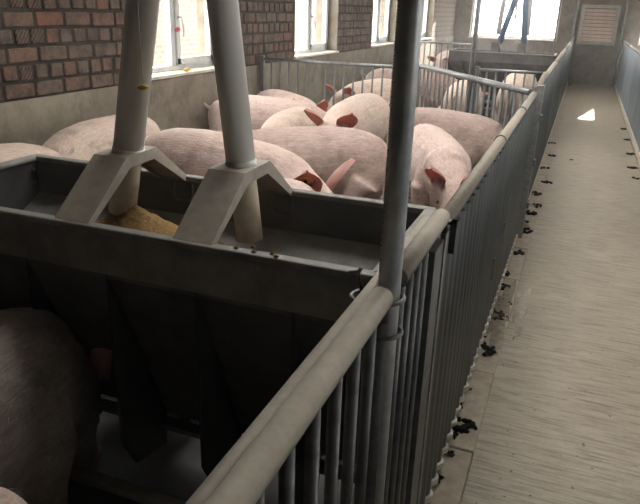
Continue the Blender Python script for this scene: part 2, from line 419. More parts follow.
# windows
def portal(loc, sx, sz, direction):
    ld = bpy.data.lights.new('window_portal', 'AREA'); ld.shape = 'RECTANGLE'; ld.size = sx; ld.size_y = sz
    ld.cycles.is_portal = True
    o = bpy.data.objects.new('window_portal', ld); col.objects.link(o); o.location = loc
    o.rotation_euler = Vector(direction).to_track_quat('-Z', 'Y').to_euler()
def side_window(n, x_in, sgn, y0, y1, casement=True):
    # x_in: inner wall face, sgn: +1 when the room lies at +x of the wall
    wn = empty('window_%d' % n, (x_in, y0, WZ0), kind='structure')
    X = lambda d: -sgn*d          # depth into the wall
    L = y1-y0; H_ = WZ1-WZ0
    mbs = MB(); mbs.box(*sorted((X(-.03), X(.30))), -.03, L+.03, -.022, .004); bev(mbs.build('window_sill', M['sill'], wn), .006)
    rv = MB()
    rv.box(*sorted((X(-.002), X(.30))), -.022, .004, .004, H_); rv.box(*sorted((X(-.002), X(.30))), L-.004, L+.022, .004, H_); rv.box(*sorted((X(-.002), X(.30))), -.02, L+.02, H_-.004, H_+.02)
    rv.build('plaster_reveal', M['plaster'], wn)
    d0, d1 = .13, .19
    fr = MB(); t = .045
    def bar(mb, y_a, y_b, za, zb, da=d0, db=d1): mb.box(*sorted((X(da), X(db))), y_a, y_b, za, zb)
    bar(fr, .004, t, .004, H_-.004); bar(fr, L-t, L-.004, .004, H_-.004); bar(fr, .004, L-.004, .004, t); bar(fr, .004, L-.004, H_-t, H_-.004)
    mid = L*.52
    bar(fr, mid-.03, mid+.03, t, H_-t)
    bev(fr.build('window_frame', M['frame'], wn), .005)
    sa = MB(); s0, s1, q = mid+.03, L-t, .055
    for a in ((s0, s0+q, t, H_-t), (s1-q, s1, t, H_-t), (s0, s1, t, t+q), (s0, s1, H_-t-q, H_-t)): bar(sa, *a, .115, .165)
    sash = bev(sa.build('sash', M['frame'], wn), .005)
    hz = .42
    MB().tube([(X(.115), s0+.03, hz), (X(.085), s0+.03, hz), (X(.08), s0+.035, hz-.02), (X(.078), s0+.055, hz-.09), (X(.08), s0+.045, hz-.15)], [.010, .010, .010, .009, .006], 8).build('window_handle', M['frame'], sash)
    g1 = MB(); bar(g1, t, mid-.03, t, H_-t, .158, .163); g1.build('pane', M['glass'], wn)
    g2 = MB(); bar(g2, s0+q, s1-q, t+q, H_-t-q, .140, .145); g2.build('pane', M['glass'], sash)
    portal((x_in-sgn*.29, (y0+y1)/2, (WZ0+WZ1)/2), L, H_, (sgn, 0, 0))
    return wn
for a, b_ in SKY: portal(((SX0+SX1)/2, (a+b_)/2, ZC+SH-.01), SX1-SX0, b_-a, (0, 0, -1))
n = 1
for y0, y1 in LEFT_WIN: side_window(n, XL, 1, y0, y1); n += 1
for y0, y1 in RIGHT_WIN: side_window(n, XR, -1, y0, y1); n += 1
for x0, x1 in FAR_WIN:
    wn = empty('window_%d' % n, (x0, YF, .93), kind='structure'); n += 1
    L = x1-x0; H_ = WZ1-.93; t = .04
    bev(MB().box(-.03, L+.03, -.03, .3, -.02, .004).build('window_sill', M['sill'], wn), .006)
    fr = MB()
    for a in ((.004, t, .004, H_), (L-t, L-.004, .004, H_), (.004, L, .004, t), (.004, L, H_-t, H_-.004), (L/2-.02, L/2+.02, t, H_-t)): fr.box(a[0], a[1], .12, .18, a[2], a[3])
    fr.build('window_frame', M['frame'], wn)
    for a, b_ in ((t, L/2-.02), (L/2+.02, L-t)): MB().box(a, b_, .148, .153, t, H_-t).build('pane', M['glass'], wn)
    portal(((x0+x1)/2, YF+.29, (.93+WZ1)/2), L, H_, (0, -1, 0))

# far wall fittings
for xa, xb in ((-.62, -.27), (.74, 1.08)):
    MB().box(xa, xb, YF-.14, YF, 0, ZC).build('trim_%d' % (1 if xa < 0 else 2), M['plaster'], kind='structure')
ln = empty('louvred_fan', (-.19, YF, .88), label='square louvred ventilation fan in the end wall above the walkway', cat='fan')
fr = MB()
for a in ((0, .80, 0, .07), (0, .80, .77, .84), (0, .07, .07, .77), (.73, .80, .07, .77)): fr.box(a[0], a[1], -.06, -.001, a[2], a[3])
bev(fr.build('fan_frame', M['louvre_frame'], ln), .006)
MB().box(.07, .73, -.012, -.002, .07, .77).build('backing', M['pit'], ln)
me = MB().prism([(-.075, 0), (-.067, -.004), (-.012, .060), (-.018, .066)], 0, .072, .728).mesh('slat')
for k in range(9): obj('slat', me, M['louvre'], ln, (0, 0, .078+k*.0765))
for k, (x, wd) in enumerate(((-.66, .022), (-.30, .03), (.72, .02))):
    cp = empty('wall_conduit', (x, YF-.165, .0), label=('thin grey conduit left of the far pilaster', 'grey conduit running down beside the louvred fan', 'slim grey conduit right of the louvred fan')[k], cat='pipe', group='conduits on the end wall')
    MB().tube([(0, 0, 0), (0, 0, ZC)], wd, 10).build('tube', M['galv'], cp)
    for z in (.6, 1.4, 2.2): MB().box(-wd*1.5, wd*1.5, -.01, .03, z-.012, z+.012).build('pipe_clip', M['galv_dark'], cp)

# outside
MB().box(-40, 40, -30, 60, -.6, -.31).build('ground', M['ground'], kind='structure')
MB().box(-8.3, -8.0, -6, 30, -.31, 1.62).build('yard_wall', M['yardbrick'], label='sunlit brick yard wall seen through the side windows', cat='wall', kind='structure')

# ------------------------------------------------------------------ floors
floor = MB().box(-.145, .81, YB, YF, -.3, 0).build('floor', M['walk'], kind='structure')
MB().box(XL, -.145, YB, YF, -.45, -.12).build('slurry_pit', M['pit'], kind='structure')
MB().box(.81, XR, YB, YF, -.45, .06).build('floor_right', M['slat'], kind='structure')
pen_floor = empty('pen_floor', (0, 0, 0), kind='structure')
MB().box(-.32, -.27, YB, YF, -.3, PEN_Z-.06).build('edge_beam', M['slat'], pen_floor)
sl = MB().cbox(XL+.012, -.32, -.05, .05, -.10, 0, .008).mesh('slat')
y = -1.0
while y < YF-.1:
    obj('slat', sl, M['slat'], pen_floor, (0, y, PEN_Z)); y += .127
kerb = empty('kerb', (-.205, 0, 0), kind='structure')
rk = random.Random(5); y = -.89; ks = []
for k in range(4):
    q = MB().cbox(-.065, .060, 0, .577, -.06, .001+.0015*k, .004).mesh('kerb_slab'); ks.append(q)
while y < YF-.6:
    o = obj('kerb_slab', rk.choice(ks), M['kerb'], kerb, (0, y, 0)); o.rotation_euler = (0, 0, rk.uniform(-.006, .006)); y += .585
kerb2 = bev(MB().box(.735, .80, -.8, YF, -.05, .035).build('kerb_right', M['kerb'], kind='structure'), .01)
MB().box(-.30, -.137, YB, YF, -.3, -.012).build('kerb_bed', M['dung'], kerb)

# ------------------------------------------------------------------ fences
FX = -.262
def picket_mesh(name, rad, z0, z1): return MB().tube([(0, 0, z0), (0, 0, z1)], rad, 8).mesh(name)
pk = picket_mesh('picket', .0105, .12, 1.02)
def corrugated(length, z0, z1, amp=.010, pitch=.088, th=.002):
    mb = MB(); n_ = int(length/pitch*8)+1; A = []; B = []
    for i in range(n_+1):
        y_ = length*i/n_; s_ = amp*math.sin(2*math.pi*y_/pitch)
        A.append((s_+th, y_)); B.append((s_-th, y_))
    ring = A+B[::-1]; N = len(ring)
    vs = [(x, y_, z0) for x, y_ in ring]+[(x, y_, z1) for x, y_ in ring]
    fs = [(i, (i+1) % N, N+(i+1) % N, N+i) for i in range(N)]
    mb.add(vs, fs, False)
    for i in range(n_):
        j = N-1-i
        mb.add([vs[i], vs[i+1], vs[j-1], vs[j]], [(0, 1, 2, 3)]); mb.add([vs[N+i], vs[N+i+1], vs[N+j-1], vs[N+j]], [(3, 2, 1, 0)])
    return mb
def sheet_part(parent, x, y0, y1, z0, z1, mat, amp=.010):
    o = corrugated(y1-y0, z0, z1, amp).build('corrugated_sheet', M[mat], parent, (x, y0, 0))
    o2 = corrugated(y1-y0, z0-.022, z0-.002, amp, th=.008).build('sheet_edge', M['sheet_edge'], o, (.004 if x > 0 else -.004, 0, 0))
    return o

# near gate: two pipes and open pickets
gt = empty('pen_gate', (FX, 0, 0), label='open-barred steel gate with twin dusty top pipes in the near corner', cat='gate')
MB().tube([(.010, -.6, 1.045), (.010, .968, 1.045)], .0205, 16).build('top_rail', M['rail'], gt)
MB().tube([(-.018, -.6, 1.036), (-.018, 1.45, 1.036)], .0150, 14).build('inner_rail', M['rail'], gt)
MB().tube([(.010, -.6, .14), (.010, 1.005, .14)], .016, 10).build('bottom_rail', M['galv_dark'], gt)
y = -.5
while y < .97:
    obj('picket', pk, M['galv_dark'], gt, (.010, y, 0)); y += .083
# short section between the pole and the first sheet panel
fs_ = empty('fence_section', (FX, 0, 0), label='short barred fence section just behind the tall steel pole', cat='fence')
MB().tube([(.010, 1.065, 1.045), (.010, 1.47, 1.045)], .0205, 16).build('top_rail', M['rail'], fs_)
MB().box(-.012, .012, 1.44, 1.475, .03, 1.03).build('end_post', M['galv_dark'], fs_)
MB().box(.006, .026, 1.345, 1.44, .03, 1.0).build('flat_post', M['galv_dark'], fs_)
for k in range(4): obj('picket', pk, M['galv_dark'], fs_, (.012, 1.09+k*.066, 0))
# tall pole with wire clamps
po = empty('support_pole', (FX+.005, 1.035, 0), label='tall galvanised steel pole strapped to the gate rail in front', cat='pole')
MB().tube([(0, 0, 0), (0, 0, 2.9)], .0205, 20).build('pole_tube', M['pole'], po)
MB().tube([(-.010, -.004, 0), (-.010, -.004, .975)], .023, 16).build('sleeve', M['galv_dark'], po)
def ring(cx_, cy_, rx, ry, z, tilt=0, nn=24): return [(cx_+rx*math.cos(2*math.pi*i/nn), cy_+ry*math.sin(2*math.pi*i/nn), z+tilt*math.cos(2*math.pi*i/nn)) for i in range(nn)]
MB().tube(ring(-.018, -.01, .048, .036, 1.018, .004), .0042, 8, closed=True).build('wire_clamp', M['galv_dark'], po)
MB().tube(ring(-.004, -.004, .033, .031, .950, .002), .0042, 8, closed=True).build('wire_clamp', M['galv_dark'], po)
tw = MB(); tw.tube([(-.05, .0, 1.02), (-.058, -.005, 1.055), (-.05, -.01, 1.07)], .004, 6); tw.tube([(-.055, .0, 1.03), (-.06, -.005, 1.06), (-.075, -.01, 1.055)], .004, 6)
tw.build('wire_twist', M['galv_dark'], po)
# stamped lettering, illegible, down the pole's side
lt = MB(); rl = random.Random(2)
for k in range(110):
    z = 1.07+k*.0045
    if rl.random() < .22: continue
    a0 = R(205+rl.uniform(0, 8)); a1 = R(222+rl.uniform(0, 8)); rr = .0208
    h = rl.choice((.0012, .002, .003))
    lt.add([(rr*math.cos(a0), rr*math.sin(a0), z), (rr*math.cos(a1), rr*math.sin(a1), z+.001), (rr*math.cos(a1), rr*math.sin(a1), z+h+.001), (rr*math.cos(a0), rr*math.sin(a0), z+h)], [(0, 1, 2, 3)])
lt.build('stamped_print', M['pit'], po)

def sheet_panel(y0, y1, zt, label, x=FX, mat='sheet', pickets=True, sgn=1, group='sheeted fence panels along the walkway', rail='rail', post0=True):
    p = empty('sheeted_fence', (x, y0, 0), label=label, cat='fence', group=group); L = y1-y0
    MB().tube([(0, .01, zt), (0, L-.01, zt)], .0215, 16).build('top_rail', M[rail], p)
    MB().tube([(0, .01, .12), (0, L-.01, .12)], .015, 8).build('bottom_rail', M['galv_dark'], p)
    for yy in (.02, L-.02): MB().box(-.02, .02, yy-.02, yy+.02, .02, zt-.012).build('end_post', M['galv'], p)
    sheet_part(p, sgn*.010, .012, L-.012, .045, zt-.03, mat)
    if pickets:
        me_ = picket_mesh('picket', .0095, .12, zt-.01)
        y_ = .1
        while y_ < L-.06: obj('picket', me_, M['galv_dark'], p, (-.012, y_, 0)); y_ += .1
    return p
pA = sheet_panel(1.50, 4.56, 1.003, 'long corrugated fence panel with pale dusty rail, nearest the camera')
for yy in (1.25, 2.2):
    pts = [(.0245*math.cos(2*math.pi*i/18), yy+.012*math.sin(2*math.pi*i/18), 1.003+.0245*math.sin(2*math.pi*i/18)) for i in range(18)]
    MB().tube(pts, .0035, 6, closed=True).build('wire_tie', M['galv_dark'], pA)
br = MB().box(-.03, .045, -.012, .012, 1.022, 1.03); br.box(.03, .045, -.012, .012, .95, 1.03); br.build('rail_bracket', M['pit'], pA)
# latch bolts on the first panel
for yy, zz in ((1.32, .42), (1.62, .50)):
    MB().box(.030, .040, yy-.008, yy+.008, zz-.05, zz+.05).build('hook', M['galv'], pA)
sheet_panel(4.66, 7.55, 1.02, 'corrugated gate panel with a curved handle, past the first long panel')
hd = MB().tube([(FX+.02, 4.60, .93), (FX+.03, 4.60, 1.03), (FX+.03, 4.75, 1.09), (FX+.03, 5.05, 1.10), (FX+.02, 5.3, 1.05), (FX+.01, 5.36, 1.03)], .016, 10)
hd.build('gate_handle', M['rail'], bpy.data.objects['sheeted_fence.001'] if 'sheeted_fence.001' in bpy.data.objects else None).location = (-FX, -4.66, 0)
gp = empty('gate_post', (FX+.035, 4.61, 0), label='square steel gate post between the first and second fence panels', cat='post')
MB().box(-.022, .022, -.03, .03, 0, 1.06).build('post', M['galv'], gp)
for z in (.25, .55, .85): MB().box(.022, .036, -.04, .04, z-.02, z+.02).build('hinge', M['galv_dark'], gp)
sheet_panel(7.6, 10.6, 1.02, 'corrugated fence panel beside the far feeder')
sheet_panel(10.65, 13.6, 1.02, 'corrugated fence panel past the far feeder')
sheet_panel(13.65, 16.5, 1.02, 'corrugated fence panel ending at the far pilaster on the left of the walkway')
RX = .80
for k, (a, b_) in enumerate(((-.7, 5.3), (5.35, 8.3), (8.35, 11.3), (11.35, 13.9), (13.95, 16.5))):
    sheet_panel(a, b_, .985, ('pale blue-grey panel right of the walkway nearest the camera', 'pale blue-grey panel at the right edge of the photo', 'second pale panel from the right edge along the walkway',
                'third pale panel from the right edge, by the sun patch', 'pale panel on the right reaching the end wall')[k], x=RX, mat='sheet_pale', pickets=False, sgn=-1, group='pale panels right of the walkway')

# cross fences between pens
def cross_fence(x0, x1, yy, zt, label, step=.095):
    p = empty('cross_fence', (x0, yy, 0), label=label, cat='fence'); L = x1-x0
    MB().tube([(0, 0, zt), (L, 0, zt)], .016, 12).build('top_rail', M['galv'], p)
    MB().tube([(0, 0, .17), (L, 0, .17)], .014, 8).build('bottom_rail', M['galv_dark'], p)
    me_ = picket_mesh('picket', .0095, .17, zt)
    MB().box(-.0, .04, -.02, .02, PEN_Z, zt+.03).build('end_post', M['galv_dark'], p)
    x_ = .12
    while x_ < L-.03: obj('picket', me_, M['galv_dark'], p, (x_, 0, 0)); x_ += step
    return p
cross_fence(XL+.03, -1.56, 6.02, 1.0, 'barred cross fence between the two pens of pigs')
cross_fence(-1.02, -.31, 7.1, .94, 'short barred fence behind the slanting gate')
cross_fence(XL+.03, -1.72, 11.15, 1.0, 'distant barred cross fence left of the far feeder')
dg = empty('swing_gate', (-1.54, 6.75, 0), math.atan2(4.98-6.75, -.31+1.54), label='barred gate standing ajar at a slant across the next pen', cat='gate')
L = math.hypot(1.225, 1.77)
MB().tube([(0, 0, .97), (L, 0, .97)], .0235, 14).build('top_rail', M['galv'], dg)
MB().tube([(0, 0, .2), (L, 0, .2)], .018, 10).build('bottom_rail', M['galv_dark'], dg)
me = picket_mesh('picket', .010, .2, .96)
for k in range(22): obj('picket', me, M['galv_dark'], dg, (.05+k*.1, 0, 0)) if .05+k*.1 < L-.02 else None
MB().tube([(0, 0, .12), (0, 0, .98)], .022, 10).build('hinge_post', M['galv_dark'], dg)
dp = empty('pen_pole', (-1.06, 7.1, PEN_Z), label='thin dark pole rising to the ceiling at the cross fence', cat='pole')
MB().tube([(0, 0, 0), (0, 0, ZC-PEN_Z)], .026, 12).build('pole_tube', M['galv'], dp)
MB().box(-.04, .04, -.04, .04, 0, .01).build('base_plate', M['galv_dark'], dp)

# ------------------------------------------------------------------ feeders
def feeder(x0, x1, yc, label, detail=True):
    fd = empty('pig_feeder', ((x0+x1)/2, yc, PEN_Z), label=label, cat='feeder', group='double-sided hopper feeders')
    X0, X1 = -(x1-x0)/2, (x1-x0)/2; Z = -PEN_Z; hw = .25
    for s_, nm in ((-1, 'front_panel'), (1, 'back_panel')):
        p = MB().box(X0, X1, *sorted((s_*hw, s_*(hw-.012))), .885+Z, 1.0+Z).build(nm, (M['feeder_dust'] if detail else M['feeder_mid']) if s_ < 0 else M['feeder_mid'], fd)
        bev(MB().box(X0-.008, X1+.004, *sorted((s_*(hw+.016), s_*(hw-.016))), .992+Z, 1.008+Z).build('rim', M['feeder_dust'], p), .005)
        MB().prism([(s_*hw, .885+Z), (s_*(hw-.010), .875+Z), (s_*.02, .36+Z), (s_*.03, .355+Z), (s_*hw, .875+Z)], 0, X0, X1).build('hopper_slope', M['feeder_mid'], fd)
        MB().prism([(s_*(hw-.012), .885+Z), (s_*(hw-.012), .875+Z), (s_*.085, .79+Z), (s_*.08, .80+Z)], 0, X0+.012, X1-.012).build('hopper_ledge', M['feeder_dust'], fd)
        MB().box(X0, X1, *sorted((s_*.035, s_*.075)), .33+Z, .345+Z).build('feed_slot_lip', M['feeder_dust'], fd)
        for xf in ((-1.46, -1.22, -.975, -.73, -.488) if True else ()):
            xx = xf-(-1.65-.30)/2
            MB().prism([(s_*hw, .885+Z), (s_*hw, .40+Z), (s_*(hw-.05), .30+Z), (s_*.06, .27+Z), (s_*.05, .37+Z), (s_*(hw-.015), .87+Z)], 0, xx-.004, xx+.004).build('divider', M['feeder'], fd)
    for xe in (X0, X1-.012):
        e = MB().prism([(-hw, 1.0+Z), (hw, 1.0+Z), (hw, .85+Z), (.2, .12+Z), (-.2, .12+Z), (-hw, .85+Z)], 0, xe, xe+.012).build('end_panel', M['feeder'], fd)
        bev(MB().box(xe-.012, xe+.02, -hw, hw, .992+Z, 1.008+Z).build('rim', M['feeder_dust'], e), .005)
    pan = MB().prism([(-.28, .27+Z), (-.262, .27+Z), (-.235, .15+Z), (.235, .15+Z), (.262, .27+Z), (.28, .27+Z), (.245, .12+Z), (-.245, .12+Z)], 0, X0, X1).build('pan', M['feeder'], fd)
    for s_ in (-1, 1): bev(MB().box(X0, X1, *sorted((s_*.255, s_*.295)), .262+Z, .285+Z).build('pan_lip', M['feeder_dust'], pan), .006)
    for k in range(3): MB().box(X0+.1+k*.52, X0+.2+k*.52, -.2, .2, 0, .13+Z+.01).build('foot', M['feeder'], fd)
    for xc, sh in ((-1.062, -.09), (-.732, -.05)):
        xx = xc-(-1.65-.30)/2; t_ = .010; brm = M['bracket'] if detail else M['feeder_mid']
        def shear(q):
            q.v = [(X_+sh*(Y_+hw), Y_, Z_) for X_, Y_, Z_ in q.v]; return q
        up = [(-hw-.005, 1.008+Z), (-.075, 1.128+Z), (.075, 1.128+Z), (hw+.005, 1.0+Z)]
        poly = up+[(y_, z_-.014) for y_, z_ in up[::-1]]
        b_ = bev(shear(MB().prism(poly, 0, xx-.047, xx+.047)).build('pipe_bracket', brm, fd), .003)
        for sx in (-1, 1):
            poly2 = [(y_, z_) for y_, z_ in up]+[(y_*(.93 if abs(y_) > .1 else .8), z_-.03 if abs(y_) < .1 else z_-.008) for y_, z_ in up[::-1]]
            shear(MB().prism(poly2, 0, xx+sx*.047-.003, xx+sx*.047+.003)).build('bracket_flange', brm, b_)
        if detail:
            # wire loop hanging on the inner face of the back panel
            pts = [(xx-.03, hw-.018, .985+Z), (xx-.034, hw-.022, .955+Z), (xx-.025, hw-.024, .935+Z), (xx+.025, hw-.024, .935+Z), (xx+.034, hw-.022, .955+Z), (xx+.03, hw-.018, .985+Z)]
            MB().tube(pts, .003, 6).build('wire_loop', M['galv_dark'], fd)
    if detail:
        for z_ in (.965, .925): MB().blob((X0+.014, hw-.03, z_+Z), .007, .007, .007, 8, 5).build('bolt', M['galv_dark'], fd)
        for z_ in (.955,): MB().blob((X0+.014, -.02, z_+Z), .008, .02, .006, 8, 5).build('bolt', M['galv_dark'], fd)
    return fd
feeder(-1.655, -.305, 1.405, 'long dark double-sided hopper feeder in the foreground')
feeder(-1.70, -.33, 9.45, 'distant dark hopper feeder beneath the end window', False)

# drop pipes over the near feeder
def slant_pipe(name, base, top, rad, label, mat, spout_mat=None, spout_z=None, group=None, join=None):
    p = empty(name, base, label=label, cat='pipe', group=group)
    b_ = Vector(base); t_ = Vector(top); d = (t_-b_)
    if spout_z:
        k = (spout_z-b_.z)/d.z; mid = d*k
        MB().tube([(0, 0, 0), tuple(mid)], rad*.94, 20).build('spout', M[spout_mat], p)
        MB().tube([tuple(mid), tuple(d)], rad, 24).build('pipe_tube', M[mat], p)
        MB().tube([tuple(mid-d*.004), tuple(mid+d*.012)], rad*1.06, 24).build('collar', M[mat], p)
    else: MB().tube([(0, 0, 0), tuple(d)], rad, 14).build('pipe_tube', M[mat], p)
    if join: MB().tube([tuple(d), tuple(Vector((d.x, d.y, ZC-b_.z)))], rad, 16).build('riser', M[mat], p)
    return p
slant_pipe('feed_pipe', (-1.118, 1.405, .955), (-.880, 1.405, 2.13), .0395, 'grey feed pipe slanting down into the heap of feed', 'pvc', 'pvc_dirty', 1.125, 'drop pipes over the near feeder', True)
slant_pipe('feed_pipe', (-.725, 1.405, .935), (-.862, 1.405, 2.13), .0365, 'grey feed pipe with open stained spout, right of the feed heap', 'pvc', 'pvc_dirty', 1.125, 'drop pipes over the near feeder')
slant_pipe('feed_pipe', (-1.08, 9.45, 1.12), (-.86, 9.45, 2.0), .038, 'blue-grey feed pipe slanting to the left bracket of the far feeder', 'pvc_blue', group='drop pipes over the far feeder')
slant_pipe('feed_pipe', (-.76, 9.45, 1.10), (-.84, 9.45, 2.0), .038, 'blue-grey feed pipe above the right bracket of the far feeder', 'pvc_blue', group='drop pipes over the far feeder', join=True)
slant_pipe('feed_pipe', (-1.60, 13.6, 1.1), (-1.50, 13.6, 2.9), .045, 'pale pipe in front of the end window, left one', 'pvc_pale', group='pale pipes before the end window')
slant_pipe('feed_pipe', (-1.06, 13.6, 1.1), (-1.12, 13.6, 2.9), .045, 'pale pipe in front of the end window, right one', 'pvc_pale', group='pale pipes before the end window')

# heap of feed under the left pipe
rf = random.Random(11); mb = MB(); rings = []
for i in range(13):
    t_ = i/12; rr = .006+.23*t_; q = []
    for k in range(32):
        a = 2*math.pi*k/32; jx = 1+rf.uniform(-.05, .05)
        xx = rr*1.15*jx*math.cos(a); yy = rr*.80*jx*math.sin(a)
        q.append((xx+.03*t_, max(-.195, min(.195, yy)), .135*(1-t_)**1.15+rf.uniform(-.004, .004)))
    rings.append(q)
mb.loft(rings, cap=True)
mb.build('feed_heap', M['feed'], None, (-1.085, 1.405, .845), label='heap of brown ground feed in the hopper under the left pipe', cat='feed', kind='stuff')
for k, (x, y) in enumerate(((-.63, 1.17), (-.585, 1.165), (-.545, 1.172), (-.60, 1.19), (-.53, 1.16))):
    MB().blob((0, 0, 0), .006, .005, .004, 7, 5, .3, rf).build('feed_crumb', M['feed'], None, (x, y-.013, 1.0105), label='small crumb of spilled feed on the near feeder rim', cat='feed', group='feed crumbs on the rim')

# small hanging tags
def lozenge(name, mat, loc, rz, ln_, label, string=None):
    t_ = empty(name, loc, rz, label=label, cat='tag')
    MB().loft([[(ln_*(x-.5), .008*w_*math.cos(a*math.pi/4), ln_*.24*w_*math.sin(a*math.pi/4)+.10*ln_*(x-.5)) for a in range(8)] for x, w_ in ((0, .15), (.15, .6), (.4, 1), (.7, .9), (.9, .5), (1, .1))]).build('tag_body', M[mat], t_)
    if string:
        MB().tube([(0, 0, .005), (0.0, 0, .25), tuple(string)], .0012, 5).build('string', M['string'], t_)
    return t_
lozenge('hanging_tag', 'yellow', (-.985, 1.352, 1.303), R(10), .03, 'small yellow tag hanging on a string against the left feed pipe', (.02, .0, .75))
lozenge('hanging_tag', 'red', (XL+.02, 4.64, 1.28), R(80), .075, 'small crimson tag at the mullion of the nearest window').location = (XL-.095, 4.76, 1.29)
lozenge('hanging_tag', 'yellow', (XL+.0, 4.72, .985), R(80), .075, 'small yellow tag lying on the sill of the nearest window')

# ------------------------------------------------------------------ pigs
def superring(c, X, Y, rw, rh, n_=20, p=2.35):
    out = []
    for k in range(n_):
        a = 2*math.pi*k/n_; ca, sa = math.cos(a), math.sin(a)
        out.append(Vector(c)+X*(rw*math.copysign(abs(ca)**(2/p), ca))+Y*(rh*math.copysign(abs(sa)**(2/p), sa)))
    return out
UP = Vector((0, 0, 1)); SIDE = Vector((0, 1, 0))
def make_pig(x, y, heading, label, s=1.0, hp=25, hy=0, mat='skin_pink', ear_up=.6, ear_out=.6, step=0.0, tail='curl', vox=.018, fat=1.0, ztop=None, tagged=False, hair=0, ear_fwd=.35, group='pigs'):
    """+X forward, floor at z=0; hp: head pitch down in degrees, hy: head yaw to the pig's left."""
    root = empty('pig', (x, y, PEN_Z), R(heading), label=label, cat='pig', group=group)
    mb = MB()
    secs = [(-.545, .515, .04, .05), (-.53, .51, .085, .105), (-.49, .50, .125, .16), (-.42, .495, .155, .20), (-.30, .500, .178, .228), (-.12, .500, .195, .243),
            (.06, .495, .200, .245), (.22, .495, .195, .237), (.35, .505, .175, .220), (.46, .515, .15, .188), (.54, .525, .12, .145)]
    mb.loft([superring((a, 0, z), SIDE, UP, w_*fat, h, 20, 2.1) for a, z, w_, h in secs])
    # neck and head
    yaw, pit = R(hy), R(hp)
    def direc(k): return Vector((math.cos(pit*k)*math.cos(yaw*k), math.cos(pit*k)*math.sin(yaw*k), -math.sin(pit*k)))
    d = direc(1); d5 = direc(.5)
    P0 = Vector((.38, 0, .52)); P1 = P0+d5*.16; P2 = P1+d*.11; P3 = P2+d*.09; P4 = P3+d*.09; P5 = P4+d*.07
    sd_ = UP.cross(d).normalized(); up_ = d.cross(sd_).normalized()
    sd5 = UP.cross(d5).normalized(); up5 = d5.cross(sd5).normalized()
    mb.loft([superring(P0, sd5, up5, .17, .19), superring(P1, sd5, up5, .14, .155), superring(P2+up_*.005, sd_, up_, .122, .135),
             superring(P3-up_*.005, sd_, up_, .098, .105), superring(P4-up_*.022, sd_, up_, .068, .072), superring(P5-up_*.028, sd_, up_, .055, .058), superring(P5+d*.025-up_*.025, sd_, up_, .05, .052)])
    # jowls and hams
    for sg in (-1, 1):
        mb.blob(P2+sd_*sg*.055-up_*.05, .085, .075, .085, 12, 8)
        mb.blob((-.36, sg*.088, .41), .15, .10*fat, .20, 14, 10)
        mb.blob((.31, sg*.105, .42), .125, .095*fat, .18, 14, 10)
        st = step*sg
        mb.tube([(-.34, sg*.12, .40), (-.27+st*.3, sg*.135, .29), (-.41+st*.7, sg*.13, .175), (-.40+st, sg*.13, .07), (-.375+st, sg*.13, .012)], [.125, .088, .048, .038, .042], 12)
        mb.tube([(.31, sg*.115, .40), (.28-st*.3, sg*.13, .27), (.31-st*.7, sg*.13, .165), (.30-st, sg*.13, .07), (.32-st, sg*.13, .012)], [.11, .075, .046, .037, .042], 12)
    tmp = mb.build('tmp', None)
    rm = tmp.modifiers.new('r', 'REMESH'); rm.mode = 'VOXEL'; rm.voxel_size = vox; rm.use_smooth_shade = True
    sm = tmp.modifiers.new('s', 'SMOOTH'); sm.factor = .5; sm.iterations = 5
    dg_ = bpy.context.evaluated_depsgraph_get()
    me_ = bpy.data.meshes.new_from_object(tmp.evaluated_get(dg_)); me_.name = 'pig_body'
    bpy.data.objects.remove(tmp)
    me_.polygons.foreach_set('use_smooth', [True]*len(me_.polygons))
    me_.materials.clear()
    body = obj('body', me_, M[mat], root)
    # ears: cupped leaf with a pink inside
    for sg in (-1, 1):
        base = P1+d*.05+up_*.112+sd_*sg*.082
        ax = (up_*ear_up+sd_*sg*ear_out+d*ear_fwd).normalized()
        wd = d.cross(ax).normalized() if abs(d.dot(ax)) < .95 else sd_
        wd = (wd*.75+(d-ax*d.dot(ax)).normalized()*.5*(-1 if wd.dot(sd_*sg) > 0 else 1)).normalized()
        nm = ax.cross(wd).normalized()
        if nm.dot(d) < 0: nm = -nm
        rings = []
        for t_, w_ in ((-.25, .035), (0, .052), (.2, .074), (.45, .080), (.68, .062), (.86, .034), (1.0, .006)):
            c = base+ax*(.175*t_)+nm*(.05*t_*t_)
            q = []
            for k in range(-4, 5):
                v_ = k/4; q.append(c+wd*w_*v_+nm*(.035*v_*v_*(1-.5*max(t_, 0))))
            q += [p_-nm*.007*(1-abs(v_)*.7) for p_, v_ in zip(q[::-1], [1, .75, .5, .25, 0, -.25, -.5, -.75, -1])]
            rings.append(q)
        e = MB().loft(rings).build('ear', M['ear'], root)
        if tagged and sg == -1:
            q = base+ax*.09+nm*.022
            MB().tube([q-nm*.004, q+nm*.006], .02, 12).build('ear_tag', M['tagm'], e)
            MB().tube([q+nm*.0065, q+nm*.009], .008, 8).build('tag_button', M['eye'], e)
        # eye
        MB().blob(P3+sd_*sg*.083+up_*.048, .011, .011, .011, 8, 6).build('eye', M['eye'], root)
    nz = MB().loft([superring(P5+d*.015-up_*.024, sd_, up_, .050, .053, 16), superring(P5+d*.034-up_*.022, sd_, up_, .054, .058, 16), superring(P5+d*.040-up_*.022, sd_, up_, .046, .049, 16)]).build('snout', M['snout'], root)
    for sg in (-1, 1):
        MB().blob(P5+d*.040-up_*.02+sd_*sg*.02, .008, .010, .013, 8, 6).build('nostril', M['eye'], nz)
    # tail
    if tail == 'curl':
        pts = [(-.53, 0, .60), (-.575, .0, .615), (-.60, .01, .64), (-.595, .03, .665), (-.575, .035, .655), (-.575, .02, .63)]
    elif tail == 'up':
        pts = [(-.53, 0, .59), (-.57, .0, .60), (-.605, .005, .625), (-.615, .015, .66)]
    else:
        pts = [(-.53, 0, .60), (-.57, .0, .595), (-.59, .01, .55), (-.585, .02, .50)]
